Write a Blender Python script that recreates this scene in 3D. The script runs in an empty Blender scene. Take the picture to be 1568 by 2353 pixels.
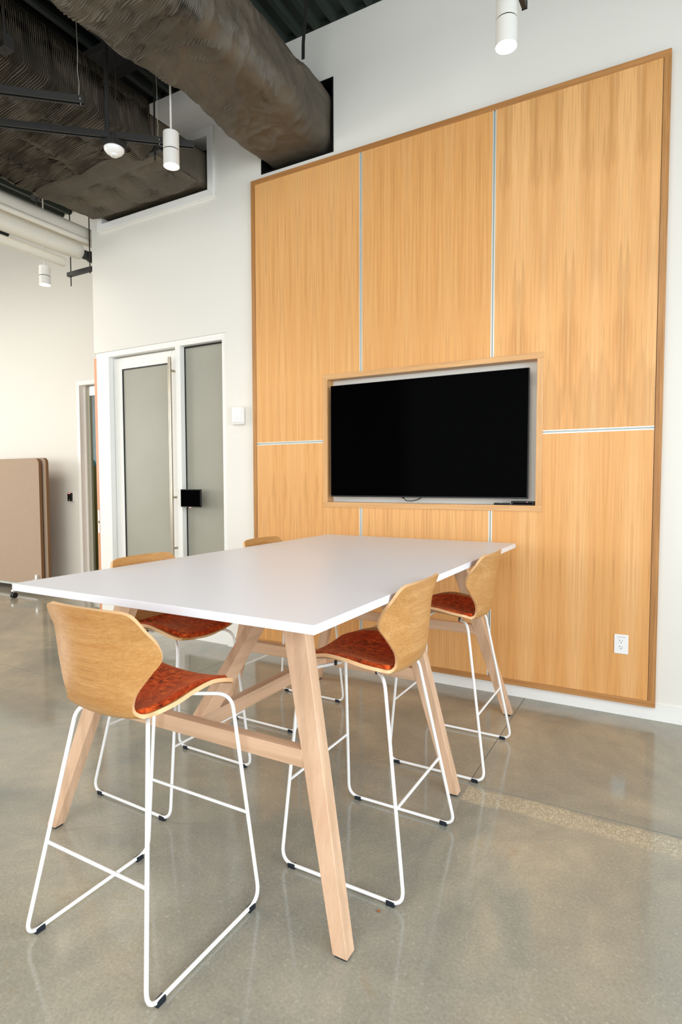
import bpy, math, random
from mathutils import Vector, Matrix, noise
random.seed(7)
SC = bpy.context.scene
COL = SC.collection

# ------------------------------------------------------------------ camera
H = 1.46
R = ((0.87274937, 0.48816454, -0.00197831),
     (-0.02324543, 0.04560584, 0.99868902),
     (-0.48761479, 0.87155923, -0.05115007))
cam_data = bpy.data.cameras.new('camera')
cam_data.sensor_fit = 'VERTICAL'
cam_data.sensor_height = 36.0
cam_data.lens = 1339.63 * 36.0 / 2353.0
cam_data.clip_start = 0.05
cam = bpy.data.objects.new('camera', cam_data)
COL.objects.link(cam)
cam.matrix_world = Matrix(((R[0][0], R[1][0], -R[2][0], 0), (R[0][1], R[1][1], -R[2][1], 0),
                           (R[0][2], R[1][2], -R[2][2], H), (0, 0, 0, 1)))
SC.camera = cam

# ------------------------------------------------------------------ world
w = bpy.data.worlds.new('world'); SC.world = w; w.use_nodes = True
bg = w.node_tree.nodes['Background']
bg.inputs[0].default_value = (0.86, 0.93, 1.0, 1); bg.inputs[1].default_value = 1.0

# ------------------------------------------------------------------ daylight through the windows
def area(name, loc, rot, sx, sy, power, color, spread=math.pi):
    d = bpy.data.lights.new(name, 'AREA'); d.shape = 'RECTANGLE'; d.size = sx; d.size_y = sy
    d.energy = power; d.color = color; d.spread = spread
    o = bpy.data.objects.new(name, d); COL.objects.link(o); o.location = loc; o.rotation_euler = rot
    return o
HP = math.pi / 2
TILT = math.radians(2)                      # sky light comes in sloping downwards
area('daylight_right', (3.6, -0.5, 2.05), (0, HP - TILT, 0), 2.9, 5.4, 100, (0.80, 0.91, 1.0), math.radians(138))
area('daylight_rear', (-1.5, -4.6, 2.4), (HP - TILT, 0, 0), 7.6, 3.0, 58, (0.96, 0.98, 1.0), math.radians(150))
area('daylight_left', (-13.7, -0.5, 2.5), (0, -HP + TILT, 0), 3.0, 7.0, 185, (1.0, 0.95, 0.89), math.radians(150))
# added overhead fill, out of view, to brighten floor and table
area('overhead_fill_near', (0.2, -1.6, 4.6), (0, 0, 0), 4.5, 3.5, 86, (0.97, 0.98, 1.0))
area('overhead_fill_far', (-8.5, 0.4, 4.6), (0, 0, 0), 5.0, 3.5, 150, (1.0, 0.94, 0.86))

# ------------------------------------------------------------------ exposure
SC.view_settings.view_transform = 'Standard'
SC.view_settings.look = 'None'
SC.view_settings.gamma = 1.0
SC.view_settings.use_curve_mapping = False
SC.view_settings.exposure = 0.83
SC.cycles.use_denoising = True
SC.cycles.max_bounces = 10
SC.cycles.diffuse_bounces = 6
SC.cycles.sample_clamp_indirect = 4.0

# ================================================================== materials
def srgb(r, g, b):
    def f(c):
        c /= 255.0
        return c / 12.92 if c <= 0.04045 else ((c + 0.055) / 1.055) ** 2.4
    return (f(r), f(g), f(b), 1.0)

class NT:
    def __init__(self, name):
        self.m = bpy.data.materials.new(name); self.m.use_nodes = True
        self.t = self.m.node_tree; self.p = self.t.nodes['Principled BSDF']
    def n(self, typ, **kw):
        nd = self.t.nodes.new(typ)
        for k, v in kw.items():
            if k.startswith('i_'):
                key = k[2:]
                nd.inputs[int(key) if key.isdigit() else key].default_value = v
            else:
                setattr(nd, k, v)
        return nd
    def l(self, a, b): self.t.links.new(a, b)
    def set(self, **kw):
        for k, v in kw.items(): self.p.inputs[k.replace('_', ' ')].default_value = v
    def coords(self, scale=(1, 1, 1), rand=True, world=False):
        if world:
            src = self.n('ShaderNodeNewGeometry').outputs['Position']
        else:
            src = self.n('ShaderNodeTexCoord').outputs['Object']
        if rand:
            oi = self.n('ShaderNodeObjectInfo')
            mu = self.n('ShaderNodeMath', operation='MULTIPLY', i_1=17.0); self.l(oi.outputs['Random'], mu.inputs[0])
            ad = self.n('ShaderNodeVectorMath', operation='ADD'); self.l(src, ad.inputs[0]); self.l(mu.outputs[0], ad.inputs[1])
            src = ad.outputs[0]
        mp = self.n('ShaderNodeVectorMath', operation='MULTIPLY'); self.l(src, mp.inputs[0]); mp.inputs[1].default_value = scale
        return mp.outputs[0]
    def noise(self, vec, scale, detail=4, rough=0.55, dist=0.0):
        nd = self.n('ShaderNodeTexNoise', i_Scale=scale, i_Detail=detail, i_Roughness=rough, i_Distortion=dist)
        self.l(vec, nd.inputs['Vector']); return nd.outputs['Fac']
    def ramp(self, fac, stops):
        nd = self.n('ShaderNodeValToRGB'); e = nd.color_ramp.elements
        while len(e) < len(stops): e.new(0.5)
        for el, (p, c) in zip(e, stops): el.position = p; el.color = c
        self.l(fac, nd.inputs[0]); return nd.outputs[0]
    def mix(self, fac, a, b, blend='MIX'):
        nd = self.n('ShaderNodeMix', data_type='RGBA', blend_type=blend)
        if isinstance(fac, (int, float)): nd.inputs[0].default_value = fac
        else: self.l(fac, nd.inputs[0])
        for i, v in ((6, a), (7, b)):
            if isinstance(v, tuple): nd.inputs[i].default_value = v
            else: self.l(v, nd.inputs[i])
        return nd.outputs[2]
    def bump(self, h, strength=0.2, dist=0.01):
        nd = self.n('ShaderNodeBump', i_Strength=strength, i_Distance=dist); self.l(h, nd.inputs['Height'])
        self.l(nd.outputs[0], self.p.inputs['Normal'])
    def col(self, c):
        if isinstance(c, tuple): self.p.inputs['Base Color'].default_value = c
        else: self.l(c, self.p.inputs['Base Color'])

def plain(name, c, rough=0.5, spec=0.5, metal=0.0, bumpy=None):
    k = NT(name); k.set(Roughness=rough, Metallic=metal); k.p.inputs['Specular IOR Level'].default_value = spec
    v = k.coords((1, 1, 1)); f = k.noise(v, 6.0 if not bumpy else bumpy[0], 3)
    k.col(k.mix(f, tuple(x * 0.97 for x in c[:3]) + (1,), tuple(min(1, x * 1.03) for x in c[:3]) + (1,)))
    if bumpy: k.bump(f, bumpy[1], bumpy[2])
    return k.m

def wood(name, light, mid, dark, axis, fine=70.0, along=1.6, band=5.0, rough=0.42, cath=0.0, book=0.0, pore=0.20):
    """grain runs along `axis` (0, 1 or 2) of the object's own space"""
    k = NT(name); k.set(Roughness=rough); k.p.inputs['Specular IOR Level'].default_value = 0.35
    def sc(a, b):
        s = [a, a, a]; s[axis] = b; return tuple(s)
    vec = k.coords((1, 1, 1))
    if book:
        sep = k.n('ShaderNodeSeparateXYZ'); k.l(vec, sep.inputs[0])
        pp = k.n('ShaderNodeMath', operation='PINGPONG', i_1=book); k.l(sep.outputs[0], pp.inputs[0])
        fl = k.n('ShaderNodeMath', operation='MULTIPLY_ADD', i_1=0.012); k.l(sep.outputs[0], fl.inputs[0]); k.l(pp.outputs[0], fl.inputs[2])
        cmb = k.n('ShaderNodeCombineXYZ'); k.l(fl.outputs[0], cmb.inputs[0]); k.l(sep.outputs[1], cmb.inputs[1]); k.l(sep.outputs[2], cmb.inputs[2])
        vec = cmb.outputs[0]
    def scaled(s):
        m = k.n('ShaderNodeVectorMath', operation='MULTIPLY'); k.l(vec, m.inputs[0]); m.inputs[1].default_value = s; return m.outputs[0]
    broad = k.noise(scaled(sc(band, along * 0.22)), 1.0, 3, 0.5, 0.4)
    grain = k.noise(scaled(sc(fine, along)), 1.0, 4, 0.62, 0.25)
    pores = k.noise(scaled(sc(fine * 4.2, along * 2.2)), 1.0, 2, 0.6)
    base = k.ramp(broad, [(0.28, mid), (0.68, light)])
    g = k.ramp(grain, [(0.34, (0, 0, 0, 1)), (0.62, (1, 1, 1, 1))])
    c1 = k.mix(g, k.mix(0.5, dark, mid), base)
    c1 = k.mix(0.55, base, c1)
    if cath:
        wv = k.n('ShaderNodeTexWave', wave_type='RINGS', rings_direction='SPHERICAL', i_Scale=cath, i_Distortion=6.0, i_Detail=3.0)
        wv.inputs['Detail Scale'].default_value = 1.2
        k.l(scaled(sc(1.0, 0.09)), wv.inputs['Vector'])
        wr = k.ramp(wv.outputs['Fac'], [(0.1, (0.72, 0.70, 0.66, 1)), (0.5, (1, 1, 1, 1))])
        c1 = k.mix(0.4, c1, k.mix(1.0, c1, wr, 'MULTIPLY'))
    pr = k.ramp(pores, [(0.30, (1 - pore, 1 - pore, 1 - pore, 1)), (0.46, (1, 1, 1, 1))])
    c1 = k.mix(1.0, c1, pr, 'MULTIPLY')
    k.col(c1); k.bump(grain, 0.06, 0.002)
    return k.m

OAK = (srgb(238, 186, 124), srgb(226, 164, 96), srgb(190, 124, 62))
m_panel = wood('oak_veneer_upright', *OAK, axis=2, fine=62, along=1.1, band=9.0, book=0.155, cath=0.0)
m_panel_cath = wood('oak_veneer_cathedral', *OAK, axis=2, fine=62, along=1.1, band=9.0, book=0.155, cath=14.0)
DOAK = (srgb(200, 146, 90), srgb(176, 120, 66), srgb(128, 80, 38))
m_trim_x = wood('oak_edging_level', *DOAK, axis=0, fine=70, along=2.0, band=20)
m_trim_z = wood('oak_edging_upright', srgb(205, 152, 94), srgb(176, 120, 64), srgb(118, 72, 32), axis=2, fine=55, along=2.0, band=24, cath=30)
LOAK = (srgb(228, 182, 128), srgb(213, 162, 106), srgb(180, 124, 70))
m_niche_x = wood('pale_oak_level', *LOAK, axis=0, fine=70, along=2.4, band=18)
m_niche_z = wood('pale_oak_upright', *LOAK, axis=2, fine=70, along=2.4, band=18)
BEECH = (srgb(222, 186, 155), srgb(213, 174, 141), srgb(196, 152, 118))
m_beech_z = wood('beech_upright', *BEECH, axis=2, fine=46, along=2.2, band=16, rough=0.38, cath=5, pore=0.08)
m_beech_x = wood('beech_level', *BEECH, axis=0, fine=46, along=2.2, band=16, rough=0.38, cath=5, pore=0.08)
m_beech_y = wood('beech_lengthwise', *BEECH, axis=1, fine=46, along=2.2, band=16, rough=0.38, cath=5, pore=0.08)
m_shell = wood('oak_plywood_face', srgb(205, 156, 97), srgb(188, 134, 74), srgb(146, 92, 42), axis=1, fine=150, along=2.2, band=26, rough=0.38, pore=0.3)
m_door_wood = wood('pink_oak_door', srgb(226, 168, 130), srgb(216, 152, 112), srgb(190, 124, 84), axis=2, fine=80, along=2.0, band=20)

m_ply = plain('plywood_edge', srgb(226, 182, 134), 0.5, 0.3)
m_wall = plain('white_wall_paint', srgb(233, 230, 221), 0.62, 0.25, bumpy=(220.0, 0.05, 0.001))
m_white = plain('white_joinery_paint', srgb(240, 239, 234), 0.4, 0.4)
m_lam = plain('white_laminate', srgb(233, 232, 235), 0.36, 0.4, bumpy=(900.0, 0.03, 0.0004))
m_powder = plain('white_powder_coat', srgb(242, 242, 240), 0.32, 0.5)
m_alu = plain('satin_aluminium', srgb(226, 230, 226), 0.35, 0.5, 0.35)
m_alu_in = plain('channel_recess', srgb(196, 202, 194), 0.5, 0.4, 0.1)
m_black = plain('black_plastic', srgb(14, 14, 15), 0.45, 0.4)
m_screen = plain('black_screen_glass', (0.0006, 0.0006, 0.0007, 1), 0.10, 0.008)
m_rubber = plain('dark_rubber', srgb(30, 36, 44), 0.6, 0.3)
m_blacksteel = plain('black_painted_steel', srgb(44, 43, 41), 0.5, 0.35)
m_deck = plain('dark_green_black_deck', srgb(38, 46, 40), 0.55, 0.3)
m_chrome = plain('brushed_steel', srgb(176, 166, 148), 0.28, 0.5, 1.0)
m_pend = plain('white_lamp_enamel', srgb(226, 223, 215), 0.4, 0.4)
m_stile = plain('grey_green_stile', srgb(168, 168, 150), 0.5, 0.4)
m_wire = plain('galvanised_wire', srgb(190, 188, 176), 0.4, 0.5, 0.5)
m_pipe = plain('white_pipe_jacket', srgb(228, 222, 208), 0.45, 0.35)
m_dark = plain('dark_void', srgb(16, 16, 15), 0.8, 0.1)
m_led_red = NT('red_indicator'); m_led_red.set(Emission_Strength=0.8); m_led_red.p.inputs['Emission Color'].default_value = (1, 0.02, 0.02, 1); m_led_red = m_led_red.m
m_lens = NT('warm_lamp_lens'); m_lens.set(Emission_Strength=9.0); m_lens.p.inputs['Emission Color'].default_value = (1, 0.86, 0.68, 1); m_lens = m_lens.m
m_teal = plain('teal_pane_reflection', srgb(40, 112, 128), 0.6, 0.3)  # teal reflection of the door_2 pane, painted on surfaces behind it
m_olive = plain('olive_pane_reflection', srgb(86, 84, 34), 0.6, 0.3)  # yellow-green reflection of the same pane, painted likewise
m_grey_text = plain('grey_ink', srgb(120, 124, 122), 0.6, 0.2)

# black duct wrap: dull film with dust and paint flecks
k = NT('black_duct_wrap'); k.set(Roughness=0.52); k.p.inputs['Specular IOR Level'].default_value = 0.32
v = k.coords(rand=False)
f1 = k.noise(v, 2.2, 5, 0.6); f2 = k.noise(v, 11, 3, 0.6, 0.5)
cc = k.ramp(f1, [(0.3, srgb(80, 74, 64)), (0.7, srgb(112, 102, 87))])
fl = k.noise(v, 34, 2, 0.5); wt = k.ramp(fl, [(0.80, (0, 0, 0, 1)), (0.83, (1, 1, 1, 1))])
cc = k.mix(wt, cc, srgb(120, 116, 108)); k.col(cc); k.bump(f2, 0.25, 0.012); m_wrap = k.m

# polished concrete
k = NT('polished_concrete'); k.p.inputs['Specular IOR Level'].default_value = 0.62
v = k.coords(rand=False, world=True)
big = k.noise(v, 0.9, 5, 0.6, 0.8); med = k.noise(v, 3.6, 6, 0.68, 0.6); fin = k.noise(v, 95, 3, 0.7)
base = k.ramp(big, [(0.34, srgb(134, 136, 126)), (0.5, srgb(158, 153, 137)), (0.64, srgb(184, 174, 150))])
base = k.mix(k.ramp(med, [(0.38, (0.62, 0.62, 0.62, 1)), (0.62, (0, 0, 0, 1))]), base, srgb(118, 121, 114))
base = k.mix(0.5, base, k.ramp(big, [(0.32, srgb(136, 136, 125)), (0.66, srgb(180, 171, 150))]))
sp = k.n('ShaderNodeTexVoronoi', i_Scale=150.0); k.l(v, sp.inputs['Vector'])
spr = k.ramp(sp.outputs['Color'], [(0.80, (0, 0, 0, 1)), (0.96, (1, 1, 1, 1))])
base = k.mix(0.22, base, k.mix(spr, base, srgb(212, 204, 186)))
base = k.mix(1.0, base, k.ramp(fin, [(0.3, (0.84, 0.84, 0.84, 1)), (0.6, (1.05, 1.05, 1.05, 1))]), 'MULTIPLY')
# ground-open aggregate band along the joint (y 2.54..2.70, x > -0.81) and the joint's own dust
sx = k.n('ShaderNodeSeparateXYZ'); k.l(v, sx.inputs[0])
wob = k.noise(v, 5.0, 3); wo = k.n('ShaderNodeMath', operation='MULTIPLY_ADD', i_1=0.09, i_2=-0.045); k.l(wob, wo.inputs[0])
yy = k.n('ShaderNodeMath', operation='ADD'); k.l(sx.outputs[1], yy.inputs[0]); k.l(wo.outputs[0], yy.inputs[1])
ys = k.n('ShaderNodeMath', operation='SUBTRACT', i_1=2.622); k.l(yy.outputs[0], ys.inputs[0])
ya = k.n('ShaderNodeMath', operation='ABSOLUTE'); k.l(ys.outputs[0], ya.inputs[0])
yb = k.ramp(ya.outputs[0], [(0.055, (1, 1, 1, 1)), (0.078, (0, 0, 0, 1))])
xb = k.n('ShaderNodeMath', operation='GREATER_THAN', i_1=-0.80); k.l(sx.outputs[0], xb.inputs[0])
mk = k.n('ShaderNodeMath', operation='MULTIPLY'); k.l(yb, mk.inputs[0]); k.l(xb.outputs[0], mk.inputs[1])
pat = k.n('ShaderNodeMath', operation='MULTIPLY', i_1=0.62); k.l(mk.outputs[0], pat.inputs[0])
ag = k.n('ShaderNodeTexVoronoi', i_Scale=170.0); k.l(v, ag.inputs['Vector'])
agc = k.ramp(ag.outputs['Color'], [(0.2, srgb(166, 154, 128)), (0.55, srgb(190, 176, 146)), (0.9, srgb(224, 214, 190))])
base = k.mix(pat.outputs[0], base, agc)
# ochre stains
st = k.noise(v, 2.6, 4, 0.6, 1.0)
base = k.mix(k.ramp(st, [(0.63, (0, 0, 0, 1)), (0.78, (0.5, 0.5, 0.5, 1))]), base, srgb(160, 132, 84))
k.col(base)
k.l(k.ramp(med, [(0.3, (0.06, 0.06, 0.06, 1)), (0.7, (0.15, 0.15, 0.15, 1))]), k.p.inputs['Roughness'])
k.bump(k.noise(v, 14, 3), 0.02, 0.002); m_conc = k.m
m_joint = plain('joint_filler', srgb(122, 124, 118), 0.6, 0.3)
m_crack = plain('pale_crack', srgb(182, 174, 156), 0.6, 0.3)

# orange velvet
k = NT('orange_velvet'); k.set(Roughness=0.75); k.p.inputs['Specular IOR Level'].default_value = 0.15
v = k.coords((1, 1, 1))
a = k.noise(v, 44, 5, 0.72, 0.8); b = k.noise(v, 9, 3, 0.6, 0.6)
c1 = k.ramp(a, [(0.36, srgb(62, 18, 6)), (0.50, srgb(184, 62, 16)), (0.66, srgb(236, 112, 46))])
c1 = k.mix(k.ramp(b, [(0.4, (0.55, 0.55, 0.55, 1)), (0.6, (0, 0, 0, 1))]), c1, srgb(190, 56, 14))
k.col(c1); k.p.inputs['Sheen Weight'].default_value = 0.25; k.p.inputs['Sheen Roughness'].default_value = 0.4
k.p.inputs['Sheen Tint'].default_value = (1, 0.45, 0.2, 1)
k.bump(k.noise(v, 420, 3), 0.25, 0.002); m_velvet = k.m

# beige felt
k = NT('beige_felt'); k.set(Roughness=0.9); k.p.inputs['Specular IOR Level'].default_value = 0.1
v = k.coords(); a = k.noise(v, 240, 4, 0.8)
k.col(k.ramp(a, [(0.35, srgb(160, 138, 118)), (0.65, srgb(188, 167, 147))])); k.bump(a, 0.3, 0.002); m_felt = k.m
m_felt_edge = plain('brown_felt_edge', srgb(136, 106, 76), 0.9, 0.1, bumpy=(260, 0.3, 0.002))

# frosted glass: translucent film on glass
k = NT('frosted_glass'); k.set(Roughness=0.34); k.p.inputs['Specular IOR Level'].default_value = 0.4
v = k.coords(); a = k.noise(v, 1.4, 2)
k.col(k.ramp(a, [(0.3, srgb(166, 164, 149)), (0.7, srgb(174, 172, 157))])); k.p.inputs['Transmission Weight'].default_value = 0.12; m_frost = k.m
k = NT('clear_glass'); k.set(Roughness=0.06, IOR=1.2); k.col((0.86, 0.9, 0.86, 1)); k.p.inputs['Transmission Weight'].default_value = 1.0; m_glass = k.m

# ================================================================== mesh helpers
class MB:
    def __init__(self): self.v = []; self.f = []; self.mi = []; self.sm = []
    def add(self, vs, fs, mi=0, smooth=False):
        o = len(self.v); self.v += [tuple(q) for q in vs]
        for f in fs: self.f.append(tuple(i + o for i in f)); self.mi.append(mi); self.sm.append(smooth)
        return self
    def hexa(self, b, t, mi=0):
        """b, t: four corners each, counter-clockwise seen from above"""
        return self.add(list(b) + list(t), [(3, 2, 1, 0), (4, 5, 6, 7), (0, 1, 5, 4), (1, 2, 6, 5), (2, 3, 7, 6), (3, 0, 4, 7)], mi)
    def box(self, x0, x1, y0, y1, z0, z1, mi=0):
        return self.hexa([(x0, y0, z0), (x1, y0, z0), (x1, y1, z0), (x0, y1, z0)],
                         [(x0, y0, z1), (x1, y0, z1), (x1, y1, z1), (x0, y1, z1)], mi)
    def tube(self, pts, r, n=10, caps=True, mi=0):
        pts = [Vector(p) for p in pts]; rr = r if isinstance(r, (list, tuple)) else [r] * len(pts)
        t0 = (pts[1] - pts[0]).normalized(); ref = Vector((0, 0, 1)) if abs(t0.z) < 0.9 else Vector((1, 0, 0))
        u = t0.cross(ref).normalized(); vs = []; prev = t0
        for i, p in enumerate(pts):
            if i == 0: t = t0
            elif i == len(pts) - 1: t = (pts[i] - pts[i - 1]).normalized()
            else: t = ((pts[i + 1] - p).normalized() + (p - pts[i - 1]).normalized()).normalized()
            q = prev.rotation_difference(t); u = q @ u; u = (u - t * u.dot(t)).normalized(); prev = t
            b = t.cross(u)
            for j in range(n):
                a = 2 * math.pi * j / n; vs.append(p + (u * math.cos(a) + b * math.sin(a)) * rr[i])
        fs = []
        for i in range(len(pts) - 1):
            for j in range(n):
                fs.append((i * n + j, i * n + (j + 1) % n, (i + 1) * n + (j + 1) % n, (i + 1) * n + j))
        self.add(vs, fs, mi, True)
        if caps:
            o = len(self.v) - len(vs); L = len(pts)
            self.f.append(tuple(o + j for j in reversed(range(n)))); self.mi.append(mi); self.sm.append(False)
            self.f.append(tuple(o + (L - 1) * n + j for j in range(n))); self.mi.append(mi); self.sm.append(False)
        return self
    def lathe(self, prof, n=32, c=(0, 0), mi=0, close=True):
        vs = []; fs = []
        for r, z in prof:
            for j in range(n):
                a = 2 * math.pi * j / n; vs.append((c[0] + r * math.cos(a), c[1] + r * math.sin(a), z))
        for i in range(len(prof) - 1):
            for j in range(n):
                fs.append((i * n + j, i * n + (j + 1) % n, (i + 1) * n + (j + 1) % n, (i + 1) * n + j))
        self.add(vs, fs, mi, True)
        if close:
            o = len(self.v) - len(vs)
            self.f.append(tuple(o + j for j in reversed(range(n)))); self.mi.append(mi); self.sm.append(False)
            self.f.append(tuple(o + (len(prof) - 1) * n + j for j in range(n))); self.mi.append(mi); self.sm.append(False)
        return self

def make(name, mb, mat, parent=None, origin=(0, 0, 0), bevel=0.0, fix=True):
    me = bpy.data.meshes.new(name)
    ox, oy, oz = origin
    me.from_pydata([(x - ox, y - oy, z - oz) for x, y, z in mb.v], [], mb.f)
    for m in (mat if isinstance(mat, (list, tuple)) else [mat]): me.materials.append(m)
    me.polygons.foreach_set('material_index', mb.mi); me.polygons.foreach_set('use_smooth', mb.sm)
    me.update()
    if any(mb.sm): me.set_sharp_from_angle(angle=math.radians(40))
    o = bpy.data.objects.new(name, me); COL.objects.link(o); o.location = origin
    if parent: o.parent = parent
    if bevel:
        b = o.modifiers.new('edge', 'BEVEL'); b.width = bevel; b.segments = 2; b.limit_method = 'ANGLE'
        b.harden_normals = False
    return o

def box(name, x0, x1, y0, y1, z0, z1, mat, parent=None, bevel=0.0):
    c = ((x0 + x1) / 2, (y0 + y1) / 2, (z0 + z1) / 2)
    return make(name, MB().box(x0, x1, y0, y1, z0, z1), mat, parent, c, bevel)

def thing(name, label, cat, loc=(0, 0, 0), rz=0.0, group=None, kind=None):
    o = bpy.data.objects.new(name, None); COL.objects.link(o); o.empty_display_size = 0.1
    o.location = loc; o.rotation_euler = (0, 0, rz)
    if label: o['label'] = label
    if cat: o['category'] = cat
    if group: o['group'] = group
    if kind: o['kind'] = kind
    return o
def tag(o, label, cat, group=None, kind=None):
    o['label'] = label; o['category'] = cat
    if group: o['group'] = group
    if kind: o['kind'] = kind
    return o
def struct(o): o['kind'] = 'structure'; return o

def fillet(pts, rads, n=6):
    pts = [Vector(p) for p in pts]; out = [pts[0]]; marks = []
    for i in range(1, len(pts) - 1):
        a, p, b = pts[i - 1], pts[i], pts[i + 1]; r = rads[i - 1]
        d1 = (a - p).normalized(); d2 = (b - p).normalized()
        s = p + d1 * r; e = p + d2 * r; st = len(out)
        for j in range(n + 1):
            t = j / n; out.append(s * (1 - t) ** 2 + p * 2 * t * (1 - t) + e * t * t)
        marks.append((st, len(out) - 1))
    out.append(pts[-1]); return out, marks

# ================================================================== the room
WY = 4.0          # face of the wall with the oak panelling
DECK = 4.95       # underside of the deck flutes

def wall_cells(x0, x1, z0, z1, y0, y1, holes, mb=None):
    mb = mb or MB()
    xs = sorted({x0, x1, *[h[0] for h in holes], *[h[1] for h in holes]})
    zs = sorted({z0, z1, *[h[2] for h in holes], *[h[3] for h in holes]})
    for a, b in zip(xs, xs[1:]):
        for c, d in zip(zs, zs[1:]):
            mx, mz = (a + b) / 2, (c + d) / 2
            if any(h[0] < mx < h[1] and h[2] < mz < h[3] for h in holes): continue
            mb.box(a, b, y0, y1, c, d)
    return mb
HOLE_D2 = (-4.925, -3.555, 4.005, 4.462)
HOLE_D1 = (-2.985, -2.297, 3.994, 4.55)
HOLE_DOOR = (-5.101, -3.388, 0.0, 2.765)
HOLE_TV = (-2.345, -0.742, 1.295, 2.270)
mb = wall_cells(-5.1, 3.7, 0, DECK, WY, WY + 0.15, [HOLE_D2, HOLE_D1, HOLE_DOOR, HOLE_TV])
struct(make('wall_front', mb, m_wall))
# far wall of the open office behind the door wall
DOOR2 = (-6.80, -5.75, 0.0, 2.775)
FY = 5.08
mb = wall_cells(-14.2, -3.0, 0, 4.995, FY, FY + 0.15, [DOOR2])
struct(make('wall_far', mb, m_wall))
# walls out of view, with window openings the daylight comes through
mb = MB()
for y0, y1, z0, z1 in ((-5.0, -3.1, 0, 4.995), (3.45, 4.0, 0, 4.995), (-3.1, 3.45, 3.65, 4.995), (-3.1, 3.45, 0, 0.25)):
    mb.box(3.7, 3.85, y0, y1, z0, z1)
struct(make('wall_right', mb, m_wall))
mb = wall_cells(-14.2, 3.85, 0, 4.995, -5.0, -4.85, [(-5.4, 2.4, 0.35, 3.95)])
struct(make('wall_rear', mb, m_wall))
mb = MB()
for y0, y1, z0, z1 in ((-4.85, -4.1, 0, 4.995), (3.1, 5.08, 0, 4.995), (-4.1, 3.1, 3.95, 4.995), (-4.1, 3.1, 0, 0.45)):
    mb.box(-14.2, -14.05, y0, y1, z0, z1)
struct(make('wall_left', mb, m_wall))

# floor: slabs divided by saw-cut joints
fl = thing('floor', None, None, kind='structure')
JX = (-14.2, -3.127, -0.808, 3.85); JY = (-5.0, 2.705, 5.6); g = 0.0025
for i in range(3):
    for j in range(2):
        if j == 0 and i > 0: continue
        x0, x1 = (JX[i], JX[i + 1]) if j == 1 else (JX[0], JX[3])
        make('slab', MB().box(x0 + g, x1 - g, JY[j] + g, JY[j + 1] - g, -0.12, 0.0), m_conc, fl)
make('joint_filler', MB().box(-14.2, 3.85, 2.70, 2.71, -0.1, -0.0012).box(-3.132, -3.122, 2.71, 5.6, -0.1, -0.0012).box(-0.813, -0.803, 2.71, 5.6, -0.1, -0.0012), m_joint, fl)
# hairline crack
pts = [(-3.6, 0.62), (-3.1, 0.93), (-2.75, 1.2), (-2.43, 1.381), (-2.30, 1.40), (-1.98, 1.682), (-1.72, 1.83), (-1.455, 2.065), (-1.30, 2.20), (-1.10, 2.357), (-0.98, 2.47)]
mb = MB(); fine = []
for (a, b) in zip(pts, pts[1:]):
    for t in range(8):
        x = a[0] + (b[0] - a[0]) * t / 8; y = a[1] + (b[1] - a[1]) * t / 8
        d = noise.noise(Vector((x * 9, y * 9, 3.1))) * 0.02
        fine.append((x + d, y - d))
for i, (a, b) in enumerate(zip(fine, fine[1:])):
    wd = 0.0011 + 0.0009 * noise.noise(Vector((a[0] * 6, 1.0, 0)))
    mb.add([(a[0], a[1] - wd, 0.0004), (b[0], b[1] - wd, 0.0004), (b[0], b[1] + wd, 0.0004), (a[0], a[1] + wd, 0.0004)], [(0, 1, 2, 3)])
make('crack', mb, m_crack, fl)

# roof deck: fluted steel, ribs running away from the camera
mb = MB(); pitch = 0.153; prof = []
x = -14.2; x -= ((x + 2.6) % pitch)
while x < 3.85:
    prof += [(x - 0.022, DECK), (x + 0.022, DECK), (x + 0.044, DECK + 0.042), (x + pitch - 0.044, DECK + 0.042)]
    x += pitch
for (a, b) in zip(prof, prof[1:]):
    mb.add([(a[0], -5.0, a[1]), (b[0], -5.0, b[1]), (b[0], 5.6, b[1]), (a[0], 5.6, a[1])], [(3, 2, 1, 0)])
mb.box(-14.2, 3.85, -5.0, 5.6, 5.0, 5.03)
struct(make('ceiling', mb, m_deck))
struct(box('trim_flute_closure', -5.1, 3.7, WY, WY + 0.15, DECK, 4.999, m_deck))
# steel joists under the deck
for y in (0.15, 1.75, 3.32):
    jt = make('trim_joist', MB().box(-14.0, -3.0, y - 0.05, y + 0.05, 4.70, 4.712).box(-14.0, -3.0, y - 0.006, y + 0.006, 4.712, 4.94).box(-14.0, -3.0, y - 0.05, y + 0.05, 4.938, 4.949), m_blacksteel)
    struct(jt)

# skirtings
struct(box('baseboard_front', -0.0334, 3.7, 3.986, 4.0, 0.0, 0.10, m_white))
struct(box('baseboard_under_panel', -3.388, -0.0334, 3.986, 4.0, 0.0, 0.0855, m_white))
struct(box('baseboard_far', -14.0, -6.82, FY - 0.012, FY, 0.0, 0.10, m_white, bevel=0.002))

# casing round the opening the wide duct passes through
tr = thing('trim_1', None, None, kind='structure')
def casing(name, pts):   # pts in x,z (outer a,b / inner b,a), with a stepped profile
    mb = MB(); ys = (WY - 0.022, WY)
    mb.hexa([(p[0], ys[0], p[1]) for p in pts], [(p[0], ys[1], p[1]) for p in pts]); make(name, mb, m_white, tr, bevel=0.004)
casing('casing_bottom', [(-4.995, 3.935), (-3.485, 3.935), (-3.555, 4.005), (-4.925, 4.005)])
casing('casing_right', [(-3.485, 3.935), (-3.485, 4.532), (-3.555, 4.462), (-3.555, 4.005)])
casing('casing_top', [(-3.485, 4.532), (-4.995, 4.532), (-4.925, 4.462), (-3.555, 4.462)])
casing('casing_left', [(-4.995, 4.532), (-4.995, 3.935), (-4.925, 4.005), (-4.925, 4.462)])
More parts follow.
